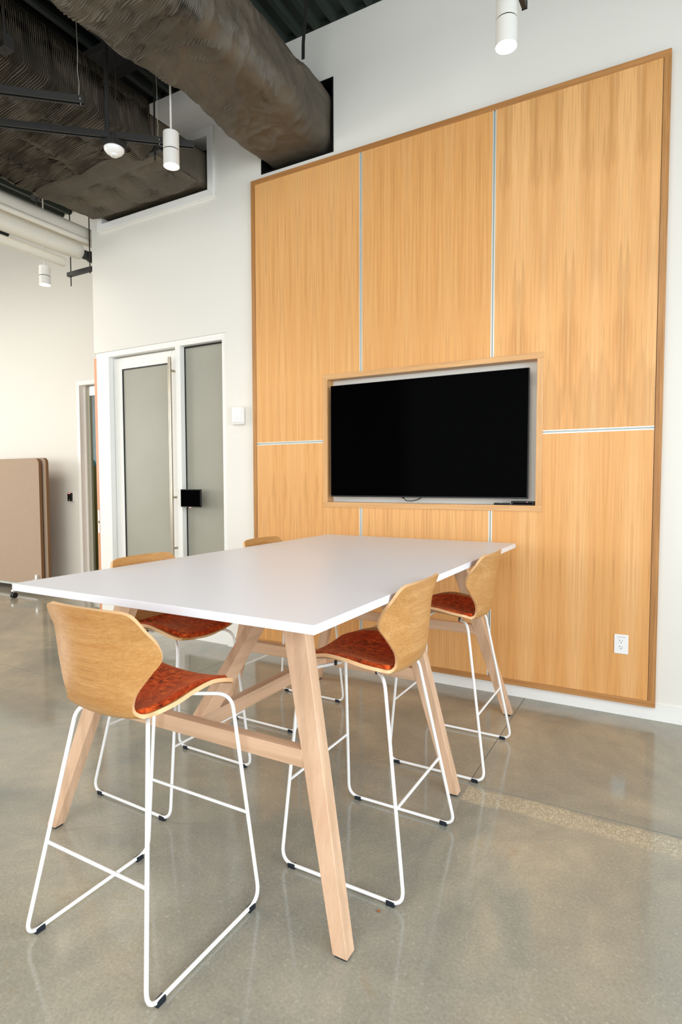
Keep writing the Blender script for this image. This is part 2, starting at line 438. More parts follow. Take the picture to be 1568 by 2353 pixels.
# dark plenum behind both duct openings
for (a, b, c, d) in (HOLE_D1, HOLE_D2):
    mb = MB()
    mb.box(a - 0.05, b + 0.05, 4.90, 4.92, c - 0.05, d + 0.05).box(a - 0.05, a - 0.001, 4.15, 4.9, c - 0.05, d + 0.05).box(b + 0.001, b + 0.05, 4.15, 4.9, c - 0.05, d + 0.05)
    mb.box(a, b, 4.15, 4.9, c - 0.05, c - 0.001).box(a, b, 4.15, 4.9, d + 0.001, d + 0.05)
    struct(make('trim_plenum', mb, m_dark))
a, b, c, d = HOLE_D1     # black mastic on the edges of the narrow opening
mb = MB().box(a, a + 0.012, WY - 0.004, 4.15, c, d).box(b - 0.012, b, WY - 0.004, 4.15, c, d).box(a + 0.012, b - 0.012, WY - 0.004, 4.15, c, c + 0.012).box(a + 0.012, b - 0.012, WY - 0.004, 4.15, d - 0.012, d)
struct(make('trim_mastic', mb, m_dark))

# ------------------------------------------------------------------ door_1: glazed door and side light
d1 = thing('door_1', None, None, (-4.2, 4.0, 0), kind='structure')
def dbox(name, x0, x1, y0, y1, z0, z1, mat, bevel=0.0015, par=None):
    ob = box(name, x0 + 4.2, x1 + 4.2, y0 - 4.0, y1 - 4.0, z0, z1, mat, par or d1, bevel)
    return ob
YF = 4.012
dbox('frame_jamb', -5.085, -4.905, YF, 4.15, 0, 2.765, m_white)
dbox('frame_head', -4.905, -3.388, YF, 4.15, 2.712, 2.765, m_white)
dbox('mullion', -4.00, -3.938, YF, 4.13, 0, 2.712, m_white)
dbox('frame_jamb', -3.44, -3.388, YF, 4.15, 0, 2.712, m_white)
dbox('bottom_rail', -3.938, -3.44, YF, 4.13, 0, 0.155, m_white)
dbox('side_glass', -3.938, -3.44, 4.075, 4.087, 0.155, 2.712, m_frost, 0)
dbox('gasket', -3.938, -3.931, 4.066, 4.075, 0.155, 2.712, m_black, 0)
dbox('gasket', -3.931, -3.44, 4.066, 4.075, 2.698, 2.712, m_black, 0)
dbox('gasket', -3.931, -3.44, 4.066, 4.075, 0.155, 0.163, m_black, 0)
# the leaf
LY0, LY1 = 4.07, 4.115
leaf = thing('leaf', None, None); leaf.parent = d1
def lbox(name, x0, x1, y0, y1, z0, z1, mat, bevel=0.0015):
    ob = box(name, x0 + 4.2, x1 + 4.2, y0 - 4.0, y1 - 4.0, z0, z1, mat, leaf, bevel); return ob
lbox('stile', -4.898, -4.785, LY0, LY1, 0.012, 2.70, m_white)
lbox('stile', -4.105, -4.004, LY0, LY1, 0.012, 2.70, m_white)
lbox('top_rail', -4.785, -4.105, LY0, LY1, 2.59, 2.70, m_white)
lbox('kick_rail', -4.785, -4.105, LY0, LY1, 0.012, 0.26, m_white)
lbox('pane', -4.785, -4.105, 4.085, 4.097, 0.26, 2.59, m_frost, 0)
lbox('gasket', -4.785, -4.779, 4.076, 4.085, 0.26, 2.59, m_black, 0)
lbox('gasket', -4.779, -4.105, 4.076, 4.085, 2.58, 2.59, m_black, 0)
ph = make('pull_handle', MB().tube([(-4.055, 3.995, 0.72), (-4.055, 3.995, 2.62)], 0.0165, 14).tube([(-4.055, 4.0, 2.50), (-4.055, 4.07, 2.50)], 0.011, 10).tube([(-4.055, 4.0, 1.32), (-4.055, 4.07, 1.32)], 0.011, 10).tube([(-4.055, 4.0, 0.84), (-4.055, 4.07, 0.84)], 0.011, 10), m_chrome)
ph.parent = leaf; ph.location = (4.2, -4.0, 0)
# room behind the frosted glass
struct(box('wall_room_behind', -5.1, -3.2, 4.85, 4.9, 0, 3.0, m_wall))

# ------------------------------------------------------------------ door_2: dark glazed opening in the far wall
d2 = thing('door_2', None, None, (-6.3, FY, 0), kind='structure')
def ebox(name, x0, x1, y0, y1, z0, z1, mat, bevel=0.0015):
    return box(name, x0 + 6.3, x1 + 6.3, y0 - FY, y1 - FY, z0, z1, mat, d2, bevel)
ebox('frame_jamb', -6.81, -6.755, FY - 0.03, FY + 0.12, 0, 2.785, m_white)
ebox('frame_head', -6.755, -5.75, FY - 0.03, FY + 0.12, 2.73, 2.785, m_white)
ebox('frame_jamb', -6.755, -6.715, FY + 0.03, FY + 0.12, 0, 2.73, m_white)
ebox('stile', -6.71, -6.655, FY + 0.05, FY + 0.09, 0.01, 2.72, m_stile)
ebox('top_rail', -6.655, -5.8, FY + 0.05, FY + 0.09, 2.60, 2.72, m_alu)
ebox('bottom_rail', -6.655, -5.8, FY + 0.05, FY + 0.09, 0.01, 0.20, m_alu)
ebox('pane', -6.655, -5.8, FY + 0.066, FY + 0.074, 0.20, 2.60, m_glass, 0)
# made-up room behind the pane; its teal and olive stand for reflections
rm = thing('wall_room_beyond', None, None, kind='structure')
make('back', MB().box(-8.4, -5.2, 7.2, 7.25, 0, 1.5), m_olive, rm)
make('upper_back', MB().box(-8.4, -5.2, 7.2, 7.25, 1.5, 3.2), m_teal, rm)
make('side', MB().box(-8.45, -8.4, 5.23, 7.25, 0, 1.75).box(-5.2, -5.15, 5.23, 7.25, 0, 3.2), m_olive, rm)
make('upper_side', MB().box(-8.45, -8.4, 5.23, 7.25, 1.75, 3.2), m_teal, rm)
make('top', MB().box(-8.45, -5.15, 5.23, 7.25, 3.2, 3.25), m_dark, rm)
make('base', MB().box(-8.45, -5.15, 5.23, 7.25, -0.02, 0.0), m_conc, rm)

rl = bpy.data.lights.new('room_fill', 'AREA'); rl.size = 0.6; rl.energy = 26; rl.color = (1, 0.95, 0.8)  # added fill that lights the made-up room behind the pane
ro = bpy.data.objects.new('room_fill', rl); COL.objects.link(ro); ro.location = (-6.6, 6.3, 3.1)
# ------------------------------------------------------------------ door_3: oak leaf standing open at the end of the wall
d3 = thing('door_3', None, None, (-5.215, 4.1, 0), kind='structure')
box('leaf', -0.021, 0.021, 0.0, 0.90, 0.012, 2.745, m_door_wood, d3, 0.001)
box('lock_plate', -0.012, 0.012, -0.002, 0.0, 0.93, 1.17, m_alu, d3, 0.0)
box('latch', -0.007, 0.007, -0.012, -0.002, 1.035, 1.06, m_chrome, d3, 0.001)
box('hinge', 0.02, 0.03, 0.88, 0.92, 0.3, 0.4, m_alu, d3, 0.0)

# ================================================================== oak feature wall
PF = 3.96                           # its face
S = PF / 4.0                        # measured on the wall plane -> panel face
def px(x): return x * S
def pz(z): return H + (z - H) * S
fw = thing('oak_panelling', 'oak veneer feature wall with pale reveal strips and a framed screen niche', 'wall panelling', (px(-1.565), WY, 0))
def fbox(name, x0, x1, z0, z1, mat, y0=PF, y1=3.999, bevel=0.0, par=None):
    return box(name, x0 - px(-1.565), x1 - px(-1.565), y0 - WY, y1 - WY, z0, z1, mat, par or fw, bevel)
XL, XLi, XRi, XR = px(-3.096), px(-3.056), px(-0.076), px(-0.034)
ZT, ZTi, ZBi, ZB = pz(3.967), pz(3.927), pz(0.112), pz(0.072)
fbox('edge_strip', XL, XR, ZTi, ZT, m_trim_x, PF - 0.002)
fbox('edge_strip', XL, XR, ZB, ZBi, m_trim_x, PF - 0.002)
fbox('edge_strip', XL, XLi - 0.003, ZBi, ZTi, m_trim_z, PF - 0.002)
fbox('edge_strip', XRi + 0.003, XR, ZBi, ZTi, m_trim_z, PF - 0.002)
gx1, gx2, gz = px(-2.061), px(-1.059), pz(1.784); gw = 0.0115
NX0, NX1, NZ0, NZ1 = px(-2.397), px(-0.7205), pz(1.262), pz(2.305)     # outside of the niche frame
IX0, IX1, IZ0, IZ1 = px(-2.357), px(-0.761), pz(1.302), pz(2.265)      # inside of it
def lpanel(name, cells, mat):
    mb = MB(); x0 = min(c[0] for c in cells); x1 = max(c[1] for c in cells); z0 = min(c[2] for c in cells); z1 = max(c[3] for c in cells)
    cx, cz = (x0 + x1) / 2, (z0 + z1) / 2
    for c in cells: mb.box(c[0] - px(-1.565), c[1] - px(-1.565), PF - WY, -0.001, c[2], c[3])
    return make(name, mb, mat, fw, (cx - px(-1.565), PF - WY, cz))
# left column, above and below the level reveal (the niche bites into both)
lpanel('panel', [(XLi, NX0, gz + gw, ZTi), (NX0, gx1 - gw, NZ1, ZTi)], m_panel)
lpanel('panel', [(XLi, NX0, ZBi, gz - gw), (NX0, gx1 - gw, ZBi, NZ0)], m_panel_cath)
lpanel('panel', [(gx1 + gw, gx2 - gw, NZ1, ZTi)], m_panel)
lpanel('panel', [(gx1 + gw, gx2 - gw, ZBi, NZ0)], m_panel)
lpanel('panel', [(NX1, XRi, gz + gw, ZTi), (gx2 + gw, NX1, NZ1, ZTi)], m_panel_cath)
lpanel('panel', [(NX1, XRi, ZBi, gz - gw), (gx2 + gw, NX1, ZBi, NZ0)], m_panel)
# aluminium reveal channels: two lips and a recessed web
def channel(x0, x1, z0, z1, upright):
    mb = MB(); o = px(-1.565); e = 0.0066
    if upright:
        for a, b in ((x0, x0 + e), (x1 - e, x1)): mb.box(a - o, b - o, PF - 0.0012 - WY, -0.002, z0, z1)
        mb.box(x0 + e - o, x1 - e - o, PF + 0.012 - WY, -0.002, z0, z1, 1)
    else:
        for a, b in ((z0, z0 + e), (z1 - e, z1)): mb.box(x0 - o, x1 - o, PF - 0.0012 - WY, -0.002, a, b)
        mb.box(x0 - o, x1 - o, PF + 0.012 - WY, -0.002, z0 + e, z1 - e, 1)
    ob = make('reveal_channel', mb, [m_alu, m_alu_in], fw, ((x0 + x1) / 2 - o, 0, (z0 + z1) / 2)); ob['label'] = 'pale aluminium reveal strip'
for gx in (gx1, gx2):
    channel(gx - gw, gx + gw, NZ1, ZTi, True); channel(gx - gw, gx + gw, ZBi, NZ0, True)
channel(XLi, NX0, gz - gw, gz + gw, False); channel(NX1, XRi, gz - gw, gz + gw, False)
# niche frame and lining
fp = PF - 0.006
fbox('niche_frame', NX0, NX1, IZ1, NZ1, m_niche_x, fp, 3.999, 0.0008)
fbox('niche_frame', NX0, NX1, NZ0, IZ0, m_niche_x, fp, 3.999, 0.0008)
fbox('niche_frame', NX0, IX0, IZ0, IZ1, m_niche_z, fp, 3.999, 0.0008)
fbox('niche_frame', IX1, NX1, IZ0, IZ1, m_niche_z, fp, 3.999, 0.0008)
NB = 4.048
fbox('niche_lining', IX0 - 0.008, IX0, IZ0, IZ1, m_niche_z, 3.999, NB)
fbox('niche_lining', IX1, IX1 + 0.008, IZ0, IZ1, m_niche_z, 3.999, NB)
fbox('niche_lining', IX0 - 0.008, IX1 + 0.008, IZ0 - 0.008, IZ0, m_niche_x, 3.999, NB)
fbox('niche_lining', IX0 - 0.008, IX1 + 0.008, IZ1, IZ1 + 0.008, m_niche_x, 3.999, NB)
fbox('niche_back', IX0 - 0.008, IX1 + 0.008, IZ0 - 0.008, IZ1 + 0.008, m_wall, NB, NB + 0.02)

# ------------------------------------------------------------------ the screen in the niche
TVY = 3.948
ts = TVY / 4.0
tx0, tx1, tz0, tz1 = -2.3315 * ts, -0.8135 * ts, H + (1.346 - H) * ts, H + (2.2145 - H) * ts
tv = thing('television', 'large black flat television mounted in the oak framed niche', 'television', ((tx0 + tx1) / 2, NB, (tz0 + tz1) / 2))
tc = tv.location
def tbox(name, x0, x1, y0, y1, z0, z1, mat, bevel=0.0): return box(name, x0 - tc[0], x1 - tc[0], y0 - tc[1], y1 - tc[1], z0 - tc[2], z1 - tc[2], mat, tv, bevel)
tbox('casing', tx0, tx1, TVY + 0.004, TVY + 0.034, tz0, tz1, m_black, 0.002)
tbox('screen', tx0 + 0.004, tx1 - 0.004, TVY, TVY + 0.004, tz0 + 0.010, tz1 - 0.004, m_screen)
tbox('rear_housing', tx0 + 0.3, tx1 - 0.3, TVY + 0.034, TVY + 0.070, tz0 + 0.12, tz1 - 0.2, m_black, 0.006)
tbox('wall_bracket', tx0 + 0.5, tx1 - 0.5, TVY + 0.070, NB, tz0 + 0.25, tz1 - 0.3, m_blacksteel)
tbox('sensor', -1.712, -1.69, TVY + 0.006, TVY + 0.022, tz0 - 0.008, tz0, m_black, 0.001)
tbox('standby_light', -1.706, -1.701, TVY + 0.004, TVY + 0.010, tz0 - 0.007, tz0 - 0.002, m_led_red)
cpts = [(-1.698, 3.985, tz0 + 0.01), (-1.695, 3.985, tz0 - 0.010), (-1.680, 3.99, tz0 - 0.026), (-1.64, 4.0, tz0 - 0.027), (-1.60, 4.012, tz0 - 0.018), (-1.568, 4.02, tz0 + 0.002)]
cp, _ = fillet(cpts, [0.008, 0.009, 0.012, 0.015])
ob = make('cable', MB().tube([(p[0] - tc[0], p[1] - tc[1], p[2] - tc[2]) for p in cp], 0.0032, 8), m_black, tv)
# devices lying in the corner of the niche
mbx = thing('media_box', 'flat black media box lying in the lower corner of the screen niche', 'media player', (-0.84, 4.005, IZ0))
box('body', -0.075, 0.078, -0.035, 0.035, 0, 0.026, m_black, mbx, 0.005)
box('front_strip', -0.06, 0.065, -0.0375, -0.035, 0.008, 0.017, m_screen, mbx)
box('status_light', 0.03, 0.034, -0.0378, -0.0355, 0.019, 0.023, m_led_red, mbx)
rc = thing('remote_control', 'slim black remote control beside the media box in the niche', 'remote control', (-0.975, 3.985, IZ0), math.radians(8))
box('body', -0.055, 0.05, -0.014, 0.014, 0, 0.014, m_black, rc, 0.004)
box('button', -0.02, -0.014, -0.006, 0.006, 0.014, 0.016, m_alu, rc)
box('button', -0.008, -0.002, -0.006, 0.006, 0.014, 0.016, m_alu, rc)

# ------------------------------------------------------------------ small wall fittings
# duplex outlet
oy = PF - 0.0055
ou = thing('wall_outlet', 'white double power outlet low on the right oak panel', 'outlet', (px(-0.2285), PF, pz(0.4445)))
make('plate', MB().box(-0.0395, 0.0395, -0.0055, 0, -0.0605, 0.0605), m_powder, ou, bevel=0.0028)
for zc in (0.0185, -0.0195):
    mb = MB(); n = 24; ring = [(0.0172 * math.cos(2 * math.pi * i / n), max(-0.0145, min(0.0145, 0.0172 * math.sin(2 * math.pi * i / n))) + zc) for i in range(n)]
    mb.add([(x_, -0.0072, z_) for x_, z_ in ring] + [(x_, -0.0054, z_) for x_, z_ in ring], [tuple(range(n))] + [(i, n + i, n + (i + 1) % n, (i + 1) % n) for i in range(n)])
    rec = make('receptacle', mb, m_powder, ou)
    make('slot', MB().box(-0.0080, -0.0058, -0.0076, -0.0071, zc + 0.0015, zc + 0.0095).box(-0.0120, -0.0080, -0.0076, -0.0071, zc + 0.0048, zc + 0.0062).box(0.0058, 0.0078, -0.0076, -0.0071, zc + 0.0020, zc + 0.0090), m_black, rec)
    make('earth_hole', MB().box(-0.0026, 0.0026, -0.0076, -0.0071, zc - 0.0092, zc - 0.0042), m_black, rec)
make('screw', MB().box(-0.0018, 0.0018, -0.0066, -0.0054, -0.0020, 0.0016), m_alu, ou)
mb = MB(); xx = -0.022                        # worn circuit marking, illegible in the photograph
while xx < 0.025:
    wd = random.choice((0.0012, 0.0018, 0.0022)); hh = random.choice((0.0024, 0.003, 0.003))
    mb.box(xx, xx + wd, -0.0058, -0.0055, 0.0420, 0.0420 + hh); xx += wd + random.choice((0.0007, 0.0007, 0.0016))
make('circuit_marking', mb, m_grey_text, ou)
# strobe
so = thing('wall_sounder', 'white rounded alarm sounder on the wall between the glazed door and oak panelling', 'alarm', (-3.233, WY, 2.033))
make('body', MB().box(-0.066, 0.060, -0.045, 0, -0.080, 0.080), m_white, so, bevel=0.020)
make('cover', MB().box(-0.050, 0.046, -0.052, -0.044, -0.058, 0.064), m_powder, so, bevel=0.006)
make('lens', MB().lathe([(0.030, 0.0), (0.028, 0.006), (0.016, 0.009)], 24), m_white, so).matrix_local = Matrix.Translation((-0.003, -0.051, -0.01)) @ Matrix.Rotation(HP, 4, 'X')
# room booking tablet on the mullion
tb = thing('booking_tablet', 'black tablet panel bracketed to the white mullion beside the glass', 'tablet', (-3.93, 4.01, 1.32))
box('bracket', 0.0, 0.035, -0.02, 0.045, -0.062, 0.058, m_alu_in, tb, 0.001)
box('arm', 0.03, 0.10, -0.028, -0.006, -0.045, 0.045, m_blacksteel, tb, 0.001)
box('casing', 0.018, 0.262, -0.046, -0.028, -0.085, 0.078, m_black, tb, 0.004)
box('screen', 0.024, 0.256, -0.0475, -0.0455, -0.078, 0.071, m_screen, tb)
box('indicator', 0.122, 0.140, -0.044, -0.036, -0.091, -0.085, m_led_red, tb)
# card reader on the far wall
cr = thing('card_reader', 'small black card reader on the white wall left of the dark doorway', 'card reader', (-6.985, FY, 1.268))
box('back_box', -0.045, 0.058, -0.018, 0, -0.058, 0.058, m_white, cr, 0.003)
box('face', -0.048, 0.030, -0.042, -0.018, -0.056, 0.056, m_black, cr, 0.004)
box('status_light', -0.036, 0.018, -0.0425, -0.0415, 0.044, 0.052, m_led_red, cr)
box('label_dot', -0.016, 0.002, -0.0430, -0.0418, -0.044, -0.034, m_alu, cr)

# ================================================================== the high table
TX, TY = -1.541, 2.580
tab = thing('meeting_table', 'long white topped counter height table on splayed beech legs', 'table', (TX, TY, 0))
ZU = 1.037
make('tabletop', MB().box(-2.240 - TX, -0.8415 - TX, 1.352 - TY, 3.803 - TY, ZU, 1.065), m_lam, tab, (0, 0, ZU), bevel=0.0018)
xo0, xi0, xo1, xi1 = 0.727, 0.675, 0.452, 0.354      # outer / inner x from the centre, at the floor and at the top
def leg(sx, yb0, yb1, yt0, yt1):
    zb = 0.008
    b = [(sx * xi0, yb0, zb), (sx * xo0, yb0, zb), (sx * xo0, yb1, zb), (sx * xi0, yb1, zb)]
    t = [(sx * xi1, yt0, ZU), (sx * xo1, yt0, ZU), (sx * xo1, yt1, ZU), (sx * xi1, yt1, ZU)]
    if sx < 0: b = [b[1], b[0], b[3], b[2]]; t = [t[1], t[0], t[3], t[2]]
    lo = make('leg', MB().hexa(b, t), m_beech_z, tab, (sx * 0.56, (yb0 + yt1) / 2, 0.5), bevel=0.003)
    xa, xb = sorted((sx * (xi0 + 0.006), sx * (xo0 - 0.006)))
    make('foot_pad', MB().box(xa, xb, yb0 + 0.006, yb1 - 0.006, 0, 0.010), m_rubber, tab)
BT = 0.572; BB = 0.513
def inner_x(z): return xi0 + (xi1 - xi0) * z / ZU
frames = []
for (yb, yt) in ((1.487, 1.668), (2.555, 2.555), (3.622, 3.441)):
    for sx in (1, -1): leg(sx, yb - TY, yb + 0.05 - TY, yt - TY, yt + 0.05 - TY)
    yc = yb + (yt - yb) * 0.54 / ZU + 0.025 - TY
    frames.append(yc)
    xb_, xt_ = inner_x(BB) + 0.004, inner_x(BT) + 0.004
    b = [(-xb_, yc - 0.0225, BB), (xb_, yc - 0.0225, BB), (xb_, yc + 0.0225, BB), (-xb_, yc + 0.0225, BB)]
    t = [(-xt_, yc - 0.0225, BT), (xt_, yc - 0.0225, BT), (xt_, yc + 0.0225, BT), (-xt_, yc + 0.0225, BT)]
    make('cross_beam', MB().hexa(b, t), m_beech_x, tab, (0, yc, 0.54), bevel=0.002)
for a, b in ((frames[0], frames[1]), (frames[1], frames[2])):
    make('stretcher', MB().box(-0.0225, 0.0225, a + 0.0226, b - 0.0226, BB, BT), m_beech_y, tab, (0, (a + b) / 2, 0.54), bevel=0.002)
for s, yc in ((1, frames[0]), (-1, frames[2])):      # struts from the end beams up to the top
    run = 0.547
    y0 = yc + s * 0.0445; z0 = BT; y1 = y0 + s * run; z1 = ZU; th = 0.105
    pa = [(y0 - s * 0.0225, z0), (y0 - s * 0.0225 + s * th, z0), (y1 + s * th - s * 0.0225, z1), (y1 - s * 0.0225, z1)]
    b = [(-0.0225, pa[0][0], pa[0][1]), (-0.0225, pa[1][0], pa[1][1]), (-0.0225, pa[2][0], pa[2][1]), (-0.0225, pa[3][0], pa[3][1])]
    t = [(0.0225, q[1], q[2]) for q in b]
    if s > 0: b, t = b, t
    mb = MB().hexa(t, b) if s > 0 else MB().hexa(b, t)
    make('strut', mb, m_beech_y, tab, (0, (y0 + y1) / 2, 0.8), bevel=0.002)

# ================================================================== bar stools
# sections of the plywood shell: centre (x, z), half width, edge (x, z); x is forward
SEC = [((0.238, 0.757), 0.120, (0.233, 0.765)), ((0.232, 0.760), 0.175, (0.228, 0.777)), ((0.205, 0.768), 0.205, (0.205, 0.793)),
       ((0.150, 0.774), 0.219, (0.150, 0.814)), ((0.080, 0.775), 0.221, (0.080, 0.828)), ((0.000, 0.771), 0.220, (0.000, 0.822)),
       ((-0.070, 0.766), 0.218, (-0.068, 0.810)), ((-0.125, 0.765), 0.205, (-0.128, 0.800)), ((-0.163, 0.773), 0.168, (-0.148, 0.786)),
       ((-0.181, 0.797), 0.143, (-0.160, 0.799)), ((-0.193, 0.845), 0.158, (-0.163, 0.847)), ((-0.200, 0.905), 0.200, (-0.146, 0.908)),
       ((-0.204, 0.950), 0.230, (-0.132, 0.954)), ((-0.209, 1.000), 0.223, (-0.143, 1.002)), ((-0.216, 1.045), 0.205, (-0.170, 1.044)),
       ((-0.221, 1.078), 0.191, (-0.188, 1.075)), ((-0.223, 1.093), 0.178, (-0.198, 1.090)), ((-0.224, 1.100), 0.152, (-0.207, 1.098))]
def cr(p0, p1, p2, p3, t):
    return 0.5 * (2 * p1 + (p2 - p0) * t + (2 * p0 - 5 * p1 + 4 * p2 - p3) * t * t + (3 * p1 - p0 - 3 * p2 + p3) * t ** 3)
FLAT = [(c[0], c[1], wd, e[0], e[1]) for c, wd, e in SEC]
def sec(s):
    i = max(0, min(len(FLAT) - 2, int(s))); t = s - i
    q = [FLAT[max(0, min(len(FLAT) - 1, i + d))] for d in (-1, 0, 1, 2)]
    return [cr(q[0][j], q[1][j], q[2][j], q[3][j], t) for j in range(5)]
def shell_pt(s, v):
    cx, cz, wd, ex, ez = sec(s); q = abs(v) ** 2.0
    return Vector((cx + (ex - cx) * q, v * wd, cz + (ez - cz) * q))
def shell_n(s, v):
    e = 1e-3; s0, s1 = max(0, s - e), min(len(FLAT) - 1, s + e); v0, v1 = max(-1, v - e), min(1, v + e)
    du = shell_pt(s1, v) - shell_pt(s0, v); dv = shell_pt(s, v1) - shell_pt(s, v0)
    return dv.cross(du).normalized()         # points to the sitter's side
NU, NV, TH = 68, 20, 0.0125
def build_shell():
    mb = MB(); up = []; dn = []
    for i in range(NU + 1):
        s = (len(FLAT) - 1) * i / NU
        for j in range(NV + 1):
            v = -1 + 2 * j / NV; p = shell_pt(s, v); n = shell_n(s, v); up.append(p); dn.append(p - n * TH)
    q = NV + 1
    fs = [(i * q + j, i * q + j + 1, (i + 1) * q + j + 1, (i + 1) * q + j) for i in range(NU) for j in range(NV)]
    mb.add(up, [tuple(reversed(f)) for f in fs], 0, True); mb.add(dn, fs, 0, True)
    rim = [i * q for i in range(NU + 1)] + [NU * q + j for j in range(1, NV + 1)] + [i * q + NV for i in reversed(range(NU))] + [j for j in reversed(range(1, NV))]
    m = len(rim); mid = [((up[r] + dn[r]) / 2 + ((up[r] - up[r].lerp(Vector((-0.05, 0, up[r].z)), 0.02)))) for r in rim]
    mid = [(up[r] + dn[r]) / 2 for r in rim]
    mb.add([up[r] for r in rim] + mid + [dn[r] for r in rim],
           [(i, (i + 1) % m, m + (i + 1) % m, m + i) for i in range(m)] + [(m + i, m + (i + 1) % m, 2 * m + (i + 1) % m, 2 * m + i) for i in range(m)], 1, True)
    return mb
def build_cushion():
    mb = MB(); nu, nv = 44, 22; top = []; s0, s1 = 0.85, 8.6
    for i in range(nu + 1):
        a = i / nu; s = s0 + (s1 - s0) * a
        for j in range(nv + 1):
            b = -1 + 2 * j / nv; wd = sec(s)[2]
            ins = 0.020 + 0.02 * max(0, 1 - a / 0.12) ** 2 + 0.035 * max(0, (a - 0.88) / 0.12) ** 2
            v = b * max(0.1, (wd - ins) / wd)
            ea = min(a, 1 - a) / 0.07; eb = (1 - abs(b)) / 0.10
            hgt = 0.0005 + 0.0135 * math.sqrt(max(0, 1 - (1 - min(1, ea)) ** 2)) * math.sqrt(max(0, 1 - (1 - min(1, eb)) ** 2))
            top.append(shell_pt(s, v) + shell_n(s, v) * hgt)
    q = nv + 1
    mb.add(top, [(i * q + j + 1, i * q + j, (i + 1) * q + j, (i + 1) * q + j + 1) for i in range(nu) for j in range(nv)], 0, True)
    return mb
TR = 0.0066
def build_stool():
    root = thing('bar_stool', 'x', 'stool')
    sh = make('seat_shell', build_shell(), [m_shell, m_ply], root, (0, 0, 0)); sh['label'] = 'moulded oak plywood seat and back'
    cu = make('seat_cushion', build_cushion(), m_velvet, root); cu['label'] = 'mottled orange velvet seat pad'
    for sy in (1, -1):
        path = [(-0.06, sy * 0.085, 0.748), (-0.128, sy * 0.160, 0.746), (-0.255, sy * 0.272, 0.012), (0.252, sy * 0.272, 0.012), (0.222, sy * 0.182, 0.732), (0.10, sy * 0.085, 0.754)]
        pts, mk = fillet(path, [0.045, 0.055, 0.055, 0.055], 8)
        cut1 = mk[1][1]; cut2 = mk[2][0]
        make('leg', MB().tube(pts[:cut1 + 1], TR, 12), m_powder, root)
        make('sled_rail', MB().tube(pts[cut1:cut2 + 1], TR, 12), m_powder, root)
        make('leg', MB().tube(pts[cut2:], TR, 12), m_powder, root)
        for x in (-0.205, 0.205):
            make('floor_glide', MB().box(x - 0.016, x + 0.016, sy * 0.272 - 0.0085, sy * 0.272 + 0.0085, 0.0, 0.0175), m_rubber, root, bevel=0.002)
    for pts in ([(-0.128, 0, 0.7465)], ):
        make('seat_support', MB().tube([(-0.075, -0.10, 0.747), (-0.06, -0.085, 0.7475), (-0.06, 0.085, 0.7475), (-0.075, 0.10, 0.747)], TR, 10), m_powder, root)
        make('seat_support', MB().tube([(0.11, -0.093, 0.753), (0.10, -0.085, 0.754), (0.10, 0.085, 0.754), (0.11, 0.093, 0.753)], TR, 10), m_powder, root)
    for x, z, hw in ((-0.2026, 0.315, 0.226), (0.2394, 0.315, 0.233)):
        make('footrest_bar', MB().tube([(x, -hw, z), (x, hw, z)], 0.0056, 10), m_powder, root)
    for sy in (1, -1):
        for x, z in ((-0.068, 0.742), (0.11, 0.749)):
            make('fixing_cap', MB().lathe([(0.006, z - 0.002), (0.006, z + 0.016)], 12, (x, sy * 0.10)), m_black, root)
    return root
def children_of(o): return [c for c in bpy.data.objects if c.parent == o]
proto = build_stool()
STOOLS = [(-1.481, 1.320, HP, 'stool drawn up at the end of the table furthest from the television'),
          (-1.005, 2.048, math.pi, 'stool tucked in beside the big beech leg, first on the wall outlet side'),
          (-0.990, 3.003, math.pi, 'stool by the oak panelling, second on the wall outlet side'),
          (-2.076, 2.040, math.radians(-1.2), 'stool on the glazed door side, bright orange seat visible under the top'),
          (-2.090, 3.042, math.radians(-0.8), 'stool on the glazed door side nearest the panelling, mostly behind the table')]
kids = children_of(proto)
for i, (x, y, rz, lab) in enumerate(STOOLS):
    if i == 0: r = proto
    else:
        r = proto.copy(); COL.objects.link(r)
        for ch in kids:
            c_ = ch.copy(); COL.objects.link(c_); c_.parent = r
    r.location = (x, y, 0); r.rotation_euler = (0, 0, rz)
    r['label'] = 'white sled ' + lab; r['group'] = 'bar stools round the meeting table'

# ================================================================== ducts
def superbox(cx, cz, hw, hh, rad, n):
    """points of a rounded rectangle, clockwise from bottom left, with outward normals"""
    pts = []
    corners = [(-hw + rad, -hh + rad, math.pi, 1.5 * math.pi), (hw - rad, -hh + rad, 1.5 * math.pi, 2 * math.pi), (hw - rad, hh - rad, 0, HP), (-hw + rad, hh - rad, HP, math.pi)]
    for ci, (x, z, a0, a1) in enumerate(corners):
        for j in range(n):
            a = a0 + (a1 - a0) * j / (n - 1); pts.append((cx + x + rad * math.cos(a), cz + z + rad * math.sin(a), math.cos(a), math.sin(a)))
        nx = corners[(ci + 1) % 4]; e = (nx[0] + rad * math.cos(nx[2]), nx[1] + rad * math.sin(nx[2])); s = (x + rad * math.cos(a1), z + rad * math.sin(a1))
        L = math.hypot(e[0] - s[0], e[1] - s[1]); m = max(2, int(L / 0.015))
        for j in range(1, m):
            t = j / m; pts.append((cx + s[0] + (e[0] - s[0]) * t, cz + s[1] + (e[1] - s[1]) * t, math.cos(a1), math.sin(a1)))
    return pts
